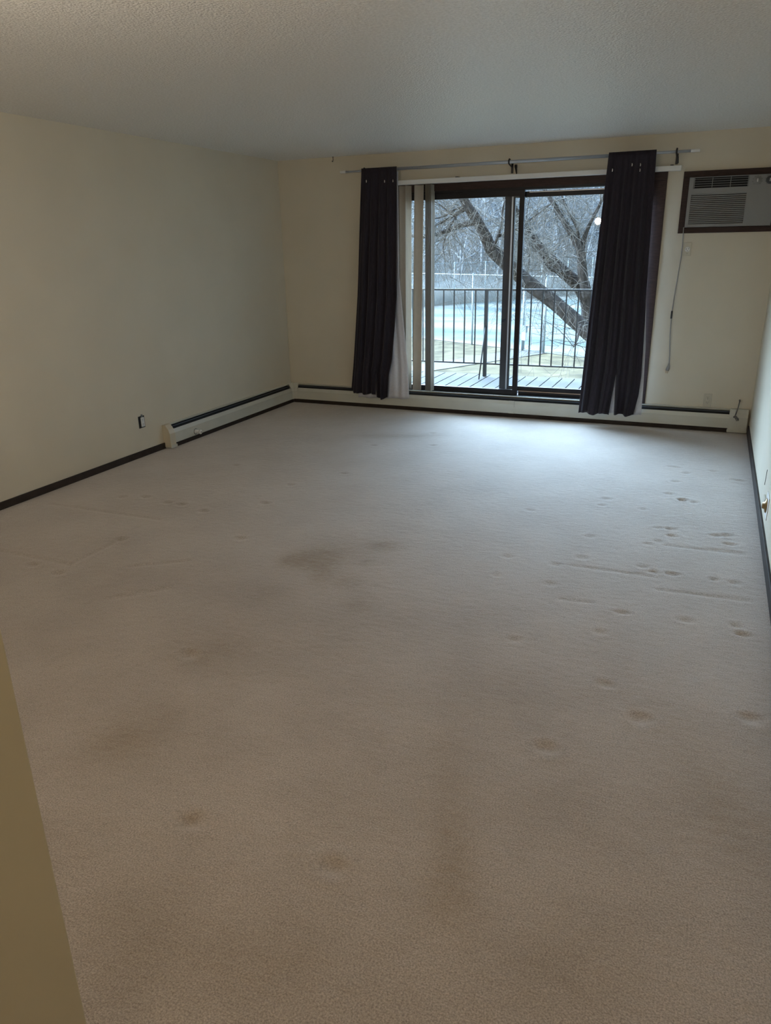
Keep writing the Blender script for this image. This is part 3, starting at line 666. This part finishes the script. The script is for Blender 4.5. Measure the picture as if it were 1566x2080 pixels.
# ------------------------------------------------------------------ lamps behind the camera
def globe_lamp(name, x, y, z, r, watts, label, drop):
    t = thing(name, (x, y, H), label, 'lamp')
    MB().lathe([(0.06, 0.0), (0.06, -0.02), (0.02, -0.035)], (x, y, H), 'z').build('canopy', 'fix', t)
    if drop: MB().tube([(x, y, H - .03), (x, y, z + r)], 0.006, 8).build('stem', 'fix', t)
    n = 12; pf = [(max(.002, r * sin(pi * i / n)), -r * cos(pi * i / n)) for i in range(n + 1)]
    area = 4 * pi * r * r
    MB().lathe(pf, (x, y, z), 'z', 24).build('globe', emit_mat(name + '_glow', LAMP_COL, watts / (area * pi)), t)
    if drop: MB().lathe([(0.004, -.112), (0.07, -.108), (0.115, -.092), (0.130, -.078), (0.127, -.076), (0.110, -.089), (0.07, -.104), (0.004, -.106)], (x, y, z), 'z', 28).build('light_stop_dish', 'white', t)  # unseen dish added under the globe to keep light off the floor
    return t
globe_lamp('pendant_lamp', 2.30, -6.15, 1.935, 0.05, LAMP_DINING, 'warm globe pendant lamp over the dining end behind the hall wall', True)
globe_lamp('ceiling_lamp', 3.98, -8.35, 2.29, 0.11, LAMP_HALL, 'warm globe ceiling lamp in the hall behind the camera', False)

# ------------------------------------------------------------------ balcony
dk = MB(); x = -1.6
while x < 6.4:
    dk.box(x, x + 0.140, WT + 0.085, 2.06, 0.018, 0.05); x += 0.151
struct(dk.build('floor_deck', 'deck', bevel=0.003), 'grey weathered plank deck outside the glass door')
struct(MB().box(-1.6, 6.4, WT + 0.085, 2.04, -0.22, 0.0).build('trim_deck', 'fascia'))
rl = thing('balcony_railing', (2.3, 1.92, 0.05), 'black metal balcony railing on the outer edge of the deck', 'railing')
BY = 1.92
MB().box(-1.6, 6.4, BY - .016, BY + .016, 1.082, 1.104).build('top_rail', 'rail', rl)
MB().box(-1.6, 6.4, BY - .010, BY + .010, 0.198, 0.216).build('bottom_rail', 'rail', rl)
for k in range(-23, 34):
    x = 1.674 + k * 0.1372
    if k % 17 == 0:
        MB().box(x - .020, x + .020, BY - .020, BY + .020, 0.052, 1.082).build('post', 'rail', rl)
        MB().tube([(x + .002, BY - .02, 0.66), (x + .004, 1.655, 0.055)], 0.0085, 8).build('brace', 'rail', rl)
    else:
        MB().box(x - .0072, x + .0072, BY - .0072, BY + .0072, 0.216, 1.082).build('baluster', 'rail', rl)

# ------------------------------------------------------------------ grounds
G = -2.7
struct(MB().add([(-90, .2, G), (70, .2, G), (70, 64, G), (-90, 64, G)], [(0, 1, 2, 3)]).build('ground_lawn', 'grass'), 'straw coloured dormant lawn below the balcony')
AV, NV = Vector((.885, -.466, 0)).normalized(), Vector((.466, .885, 0)).normalized()
GT = Vector((-2.6, 24.35, G))
def cp_(a, n, z=0): return GT + AV * a + NV * n + Vector((0, 0, z))
def slab(name, m, a0, a1, n0, n1, h):
    c = [cp_(a, n, z) for z in (0, h) for a, n in ((a0, n0), (a1, n0), (a1, n1), (a0, n1))]
    return MB().add(c, [(3, 2, 1, 0), (4, 5, 6, 7), (0, 1, 5, 4), (1, 2, 6, 5), (2, 3, 7, 6), (3, 0, 4, 7)]).build(name, m)
struct(slab('ground_court', 'court', -21.5, 22, 0.05, 37, 0.03), 'pale worn tennis court with painted shadow streaks behind the fence')
struct(slab('path', 'walk', -0.75, 0.75, -24, 0.04, 0.022), 'concrete path leading to the court gate')

FH = 3.05
def fence(name, p, q, label, gap=None, post=3.0):
    p, q = Vector(p), Vector(q); d = q - p; Ln = d.length; d.normalize()
    t = thing(name, tuple((p + q) / 2), label, 'fence')
    segs = [(0, Ln)] if not gap else [(0, gap[0]), (gap[1], Ln)]
    MB().tube([p + Vector((0, 0, FH)), q + Vector((0, 0, FH))], 0.020, 6).build('top_rail', 'galv', t)
    for s0, s1 in segs:
        m = MB(); a, b = p + d * s0, p + d * s1
        m.add([a + Vector((0, 0, .05)), b + Vector((0, 0, .05)), b + Vector((0, 0, FH)), a + Vector((0, 0, FH))], [(0, 1, 2, 3)])
        o = m.build('chain_link', 'chain', t)
        uv = o.data.uv_layers.new(name='UVMap'); 
        for i, c in enumerate(((s0, .05), (s1, .05), (s1, FH), (s0, FH))): uv.data[i].uv = c
        n = max(1, round((s1 - s0) / post))
        for k in range(n + 1):
            w = p + d * (s0 + (s1 - s0) * k / n)
            MB().tube([w, w + Vector((0, 0, FH + .06))], 0.042 if not (gap and (abs(s0 + (s1 - s0) * k / n - gap[0]) < .01 or abs(s0 + (s1 - s0) * k / n - gap[1]) < .01)) else 0.055, 7).build('post', 'galv', t)
    return t
GA, GB = -0.53, 0.61
fence('chain_link_fence', cp_(-21.5, 0), cp_(22, 0), 'chain link fence along the near side of the tennis court', gap=(21.5 + GA, 21.5 + GB))
fence('chain_link_fence', cp_(-21.5, 0), cp_(-19.3, 37), 'chain link fence on the far left side of the tennis court, before the brush')
fence('chain_link_fence', cp_(-19.3, 37), cp_(22, 37), 'chain link fence along the far end of the tennis court, before the wood')
gt = thing('fence_gate', tuple(cp_(0, 0)), 'narrow chain link gate standing in the near court fence', 'gate')
a, b = cp_(GA + .09, 0, 0), cp_(GB - .09, 0, 0)
fr = MB()
for z in (.08, 1.0, 2.05): fr.tube([a + Vector((0, 0, z)), b + Vector((0, 0, z))], .022, 6)
for c in (a, b): fr.tube([c + Vector((0, 0, .08)), c + Vector((0, 0, 2.05))], .022, 6)
fr.build('gate_frame', 'galv', gt)
o = MB().add([a + Vector((0, 0, .08)), b + Vector((0, 0, .08)), b + Vector((0, 0, 2.05)), a + Vector((0, 0, 2.05))], [(0, 1, 2, 3)]).build('chain_link', 'chain', gt)
uv = o.data.uv_layers.new(name='UVMap')
for i, c in enumerate(((0, 0), (.95, 0), (.95, 1.97), (0, 1.97))): uv.data[i].uv = c
MB().obox(a + Vector((0, -.04, .92)), AV * .12, NV * .05, Vector((0, 0, .14))).build('lock_box', 'galv', gt)
MB().obox(a + Vector((0, -.05, .62)), AV * .10, NV * .05, Vector((0, 0, .16))).build('latch', 'white', gt)

# hillside behind the court
hm = MB(); nx, ny = 60, 24; vs = []
for jy in range(ny + 1):
    for ix in range(nx + 1):
        X = -110 + 190 * ix / nx; t = jy / ny; Y = 63.5 + 60 * t
        z = G + 13.5 * (t ** 0.85) + (0.9 * sin(X * .13 + 2 * t) + .5 * sin(X * .31 - 4 * t)) * min(1, t * 4)
        vs.append((X, Y, z))
hm.add(vs, [(j_ * (nx + 1) + i, j_ * (nx + 1) + i + 1, (j_ + 1) * (nx + 1) + i + 1, (j_ + 1) * (nx + 1) + i) for j_ in range(ny) for i in range(nx)], True)
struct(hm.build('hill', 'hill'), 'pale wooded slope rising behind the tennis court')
def hill_z(X, Y):
    t = (Y - 63.5) / 60
    return G if t < 0 else G + 13.5 * (t ** 0.85) + (0.9 * sin(X * .13 + 2 * t) + .5 * sin(X * .31 - 4 * t)) * min(1, t * 4)

# ------------------------------------------------------------------ trees
def rv(rng, s): return Vector((rng.uniform(-s, s), rng.uniform(-s, s), rng.uniform(-s, s)))
def branch(mb, rng, p, d, ln, r, depth, n=4, up=0.10, spread=0.85, kids=(3, 5), droop=0.0, rmin=0.004):
    pts, rs = [p.copy()], [r]; k = 5 if depth > 1 else 4
    q = p.copy(); dd = d.normalized()
    for i in range(k):
        dd = (dd + rv(rng, .20) + Vector((0, 0, up - droop))).normalized()
        q = q + dd * (ln / k); pts.append(q.copy()); rs.append(max(rmin, r * (1 - .75 * (i + 1) / k)))
    mb.tube(pts, rs, n if r > .03 else 3, cap=False)
    if depth <= 0: return
    for c in range(rng.randint(*kids)):
        i = rng.randint(1, k); base = pts[i]; t = (pts[i] - pts[i - 1]).normalized()
        nd = (t * .75 + rv(rng, spread)).normalized()
        branch(mb, rng, base, nd, ln * rng.uniform(.45, .75), max(rmin, rs[i] * rng.uniform(.5, .8)), depth - 1, n, up, spread, kids, droop, rmin)

# two near trees, each at its own distance
def traced(pxs, y0, y1):
    n = len(pxs) - 1
    return [at_y(px, py, y0 + (y1 - y0) * i / n) for i, (px, py) in enumerate(pxs)]
def smooth(pts, rs, sub=4):
    out, ro = [], []
    for i in range(len(pts) - 1):
        p0, p1, p2, p3 = pts[max(i - 1, 0)], pts[i], pts[i + 1], pts[min(i + 2, len(pts) - 1)]
        for s in range(sub):
            t = s / sub
            out.append(.5 * ((2 * p1) + (p2 - p0) * t + (2 * p0 - 5 * p1 + 4 * p2 - p3) * t * t + (3 * p1 - p0 - 3 * p2 + p3) * t ** 3))
            ro.append(rs[i] + (rs[i + 1] - rs[i]) * t)
    out.append(pts[-1]); ro.append(rs[-1]); return out, ro
def limb(name, pxs, rs, y0, y1, parent, n=10, extra=None):
    pts = traced(pxs, y0, y1)
    if extra is not None: pts = extra + pts
    p, r = smooth(pts, rs)
    rng = random.Random(hash(name) % 99 + len(pxs))
    r = [q * rng.uniform(.94, 1.07) for q in r]
    o = MB().tube(p, r, n).build(name, 'bark', parent); return o, p, r
def twigs(parent, rng, lines, count, ln, r, depth=2, up=.03, spread=1.1, kids=(2, 4), droop=.05):
    mb = MB()
    for _ in range(count):
        P = rng.choice(lines); i = rng.randint(1, len(P) - 1)
        t = (P[i] - P[i - 1]).normalized(); d = (t * .3 + rv(rng, 1)).normalized()
        branch(mb, rng, P[i], d, ln * rng.uniform(.5, 1.2), r * rng.uniform(.6, 1.3), depth, 4, up, spread, kids, droop, rmin=.0035)
    return mb.build('twigs', 'twig', parent)

rng = random.Random(21)
b0 = at_y(1195, 675, 10.6)
rootA = [b0 + Vector((2.35, .55, G - b0.z)), b0 + Vector((1.9, .45, -1.7)), b0 + Vector((0.95, .25, -.72))]
ta = thing('leaning_tree', tuple(rootA[0]), 'nearer leaning bare tree whose thick trunk crosses the glass diagonally above the railing', 'tree')
_, pA, _r_ = limb('trunk', [(1195, 675), (1130, 618), (1080, 580), (1040, 546), (1000, 508), (985, 478), (967, 445), (948, 416), (925, 372), (900, 300)],
                  [.30, .25, .21, .185, .175, .165, .15, .145, .125, .11, .10, .085, .07], 10.6, 8.8, ta, extra=rootA)
ls = [pA[14:]]
for pxs, rr in (([(962, 452), (935, 458), (905, 470), (880, 478), (845, 480), (800, 470)], [.07, .055, .05, .045, .035, .02]),
                ([(945, 424), (925, 436), (905, 448), (885, 458), (850, 490)], [.05, .035, .03, .024, .012]),
                ([(930, 428), (924, 445), (910, 466), (900, 500), (902, 515)], [.03, .026, .022, .014, .008]),
                ([(950, 418), (925, 425), (900, 440), (870, 446)], [.035, .026, .018, .010]),
                ([(925, 445), (905, 425), (880, 408), (850, 395)], [.02, .018, .014, .008]),
                ([(1015, 478), (1035, 470), (1060, 462)], [.05, .03, .02]),
                ([(1180, 660), (1172, 690), (1165, 705)], [.04, .02, .01]),
                ([(1000, 508), (1018, 460), (1022, 420), (1040, 380)], [.035, .028, .02, .012])):
    _, pb, _q = limb('bough', pxs, rr, 9.6, 9.2, ta, 7); ls.append(pb)
twigs(ta, rng, ls, 150, 1.2, .010, 2)
twigs(ta, rng, [pA[8:18]], 14, .45, .007, 1)

b1 = at_y(1200, 650, 14.4)
rootB = [b1 + Vector((.75, .5, G - b1.z)), b1 + Vector((.45, .3, -1.2))]
tb = thing('leaning_tree', tuple(rootB[0]), 'farther forked bare tree half hidden by the right curtain, behind the nearer leaning trunk', 'tree')
_, pB, _q = limb('trunk', [(1200, 650), (1195, 615), (1175, 580), (1145, 553), (1110, 520), (1080, 485), (1062, 458), (1040, 420), (1020, 380), (990, 300)],
                 [.30, .26, .24, .21, .19, .16, .145, .135, .125, .12, .10, .08], 14.4, 12.9, tb, extra=rootB)
lb = [pB[16:]]
for pxs, rr in (([(1195, 605), (1184, 560), (1180, 515), (1167, 485), (1148, 455), (1125, 415), (1100, 370), (1080, 300)], [.14, .13, .12, .09, .075, .06, .05, .03]),
                ([(1180, 515), (1188, 480), (1200, 450), (1225, 400), (1240, 340)], [.085, .065, .05, .04, .02]),
                ([(1178, 505), (1172, 465), (1150, 420), (1135, 380)], [.04, .035, .028, .015]),
                ([(1145, 553), (1128, 550), (1112, 543), (1102, 532)], [.07, .055, .045, .03]),
                ([(1062, 458), (1085, 440), (1105, 425), (1130, 405)], [.03, .024, .02, .012]),
                ([(1072, 560), (1076, 500), (1070, 440), (1080, 380)], [.02, .018, .014, .010])):
    _, pb, _q = limb('bough', pxs, rr, 13.7, 13.2, tb, 7); lb.append(pb)
twigs(tb, rng, lb, 170, 1.5, .012, 2)
twigs(tb, rng, [pB[8:18]], 10, .6, .009, 1)

# the wood on the slope: a few kinds of bare tree, copied as individuals
protos = []
for k in range(7):
    rg = random.Random(100 + k)
    t = bpy.data.objects.new('bare_tree', None); t.empty_display_size = .1
    hgt = rg.uniform(8.5, 12.5); tr = MB(); cr = MB()
    pts = [Vector((0, 0, -.4))]; rs = [.16]
    d = Vector((rg.uniform(-.12, .12), rg.uniform(-.12, .12), 1)).normalized()
    for i in range(7):
        d = (d + rv(rg, .09) + Vector((0, 0, .06))).normalized(); pts.append(pts[-1] + d * hgt / 7); rs.append(.155 * (1 - .8 * (i + 1) / 7))
    tr.tube(pts, rs, 6, cap=False)
    for c in range(15):
        i = rg.randint(1, 7); nd = Vector((rg.uniform(-1, 1), rg.uniform(-1, 1), rg.uniform(.1, .9)))
        branch(cr, rg, pts[i], nd, rg.uniform(1.8, 3.6) * (1.15 - i / 14), rs[i] * .55, 2, 4, .10, .8, (3, 4), 0, rmin=.013)
    def mk(m, name, mm):
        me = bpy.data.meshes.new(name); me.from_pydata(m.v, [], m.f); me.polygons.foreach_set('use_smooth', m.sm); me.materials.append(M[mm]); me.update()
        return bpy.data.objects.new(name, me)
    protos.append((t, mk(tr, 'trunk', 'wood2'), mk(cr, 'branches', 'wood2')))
def plant(k, p, rz, s, label, group):
    t0, a0, b0_ = protos[k]
    t = t0.copy(); COL.objects.link(t); t.location = p; t.rotation_euler = (0, 0, rz); t.scale = (s, s, s)
    t['label'] = label; t['category'] = 'tree'; t['group'] = group
    for c in (a0, b0_):
        o = c.copy(); COL.objects.link(o); o.parent = t
rg = random.Random(5)
for i in range(285):
    px = rg.uniform(840, 1250) if i < 205 else rg.choice((rg.uniform(690, 840), rg.uniform(1250, 1560), rg.uniform(1250, 1560))); Y = 64 + 48 * (rg.random() ** 0.9)
    q = at_y(px, 500, Y); X = q.x + rg.uniform(-1, 1)
    plant(rg.randrange(7), (X, Y, hill_z(X, Y) - .1), rg.uniform(0, 6.28), rg.uniform(.75, 1.15), 'bare grey tree in the dense wood on the slope behind the court', 'bare trees on the wooded slope')
for (a, n, s) in ((-11, -7, .9), (-14, -4, 1.0), (-13, -11, .8), (-27, 3, 1.1), (-30, 10, 1.0), (-26, 15, 1.2), (-31, 21, 1.0), (-27, 27, 1.1), (-33, 5, 1.2), (-36, 16, 1.2), (-25.5, 21, .9)):
    p = cp_(a, n); plant(rg.randrange(7), tuple(p), rg.uniform(0, 6.28), s, 'bare tree in the row beside the left side of the tennis court', 'bare trees left of the court')

# tangled undergrowth between the trees and brush along the far-left fence: nobody could count the stems
def brushmass(name, label, pos, n, hmin, hmax, r, seed, mm='brush'):
    rg = random.Random(seed); m = MB()
    for _ in range(n):
        X, Y, z = pos(rg); h = rg.uniform(hmin, hmax); d = Vector((rg.uniform(-.5, .5), rg.uniform(-.5, .5), 1)).normalized()
        p = Vector((X, Y, z - .05)); q = p + d * h * .5; w = q + (d + rv(rg, .5)).normalized() * h * .5
        m.tube([p, q, w], [r, r * .7, r * .3], 3, cap=False)
        for _k in range(3):
            s = p.lerp(q, rg.uniform(.3, 1)); m.tube([s, s + (d + rv(rg, 1.1)).normalized() * h * .45], [r * .6, r * .25], 3, cap=False)
    o = m.build(name, mm); o['kind'] = 'stuff'; o['label'] = label; o['category'] = 'brush'; return o
def pos_hill(rg):
    Y = 63.5 + 45 * rg.random(); X = at_y(rg.uniform(760, 1420), 500, Y).x; return X, Y, hill_z(X, Y)
brushmass('undergrowth', 'tangled bare saplings between the trees on the slope', pos_hill, 8200, 1.2, 4.2, .022, 11)
def pos_fence(rg):
    n = rg.uniform(2, 37); p = cp_(-22.6 - 2.2 * rg.random() ** 1.5 + n * .06, n); return p.x, p.y, G
brushmass('brush', 'low bare brush along the far left court fence', pos_fence, 2600, .8, 2.1, .016, 12)
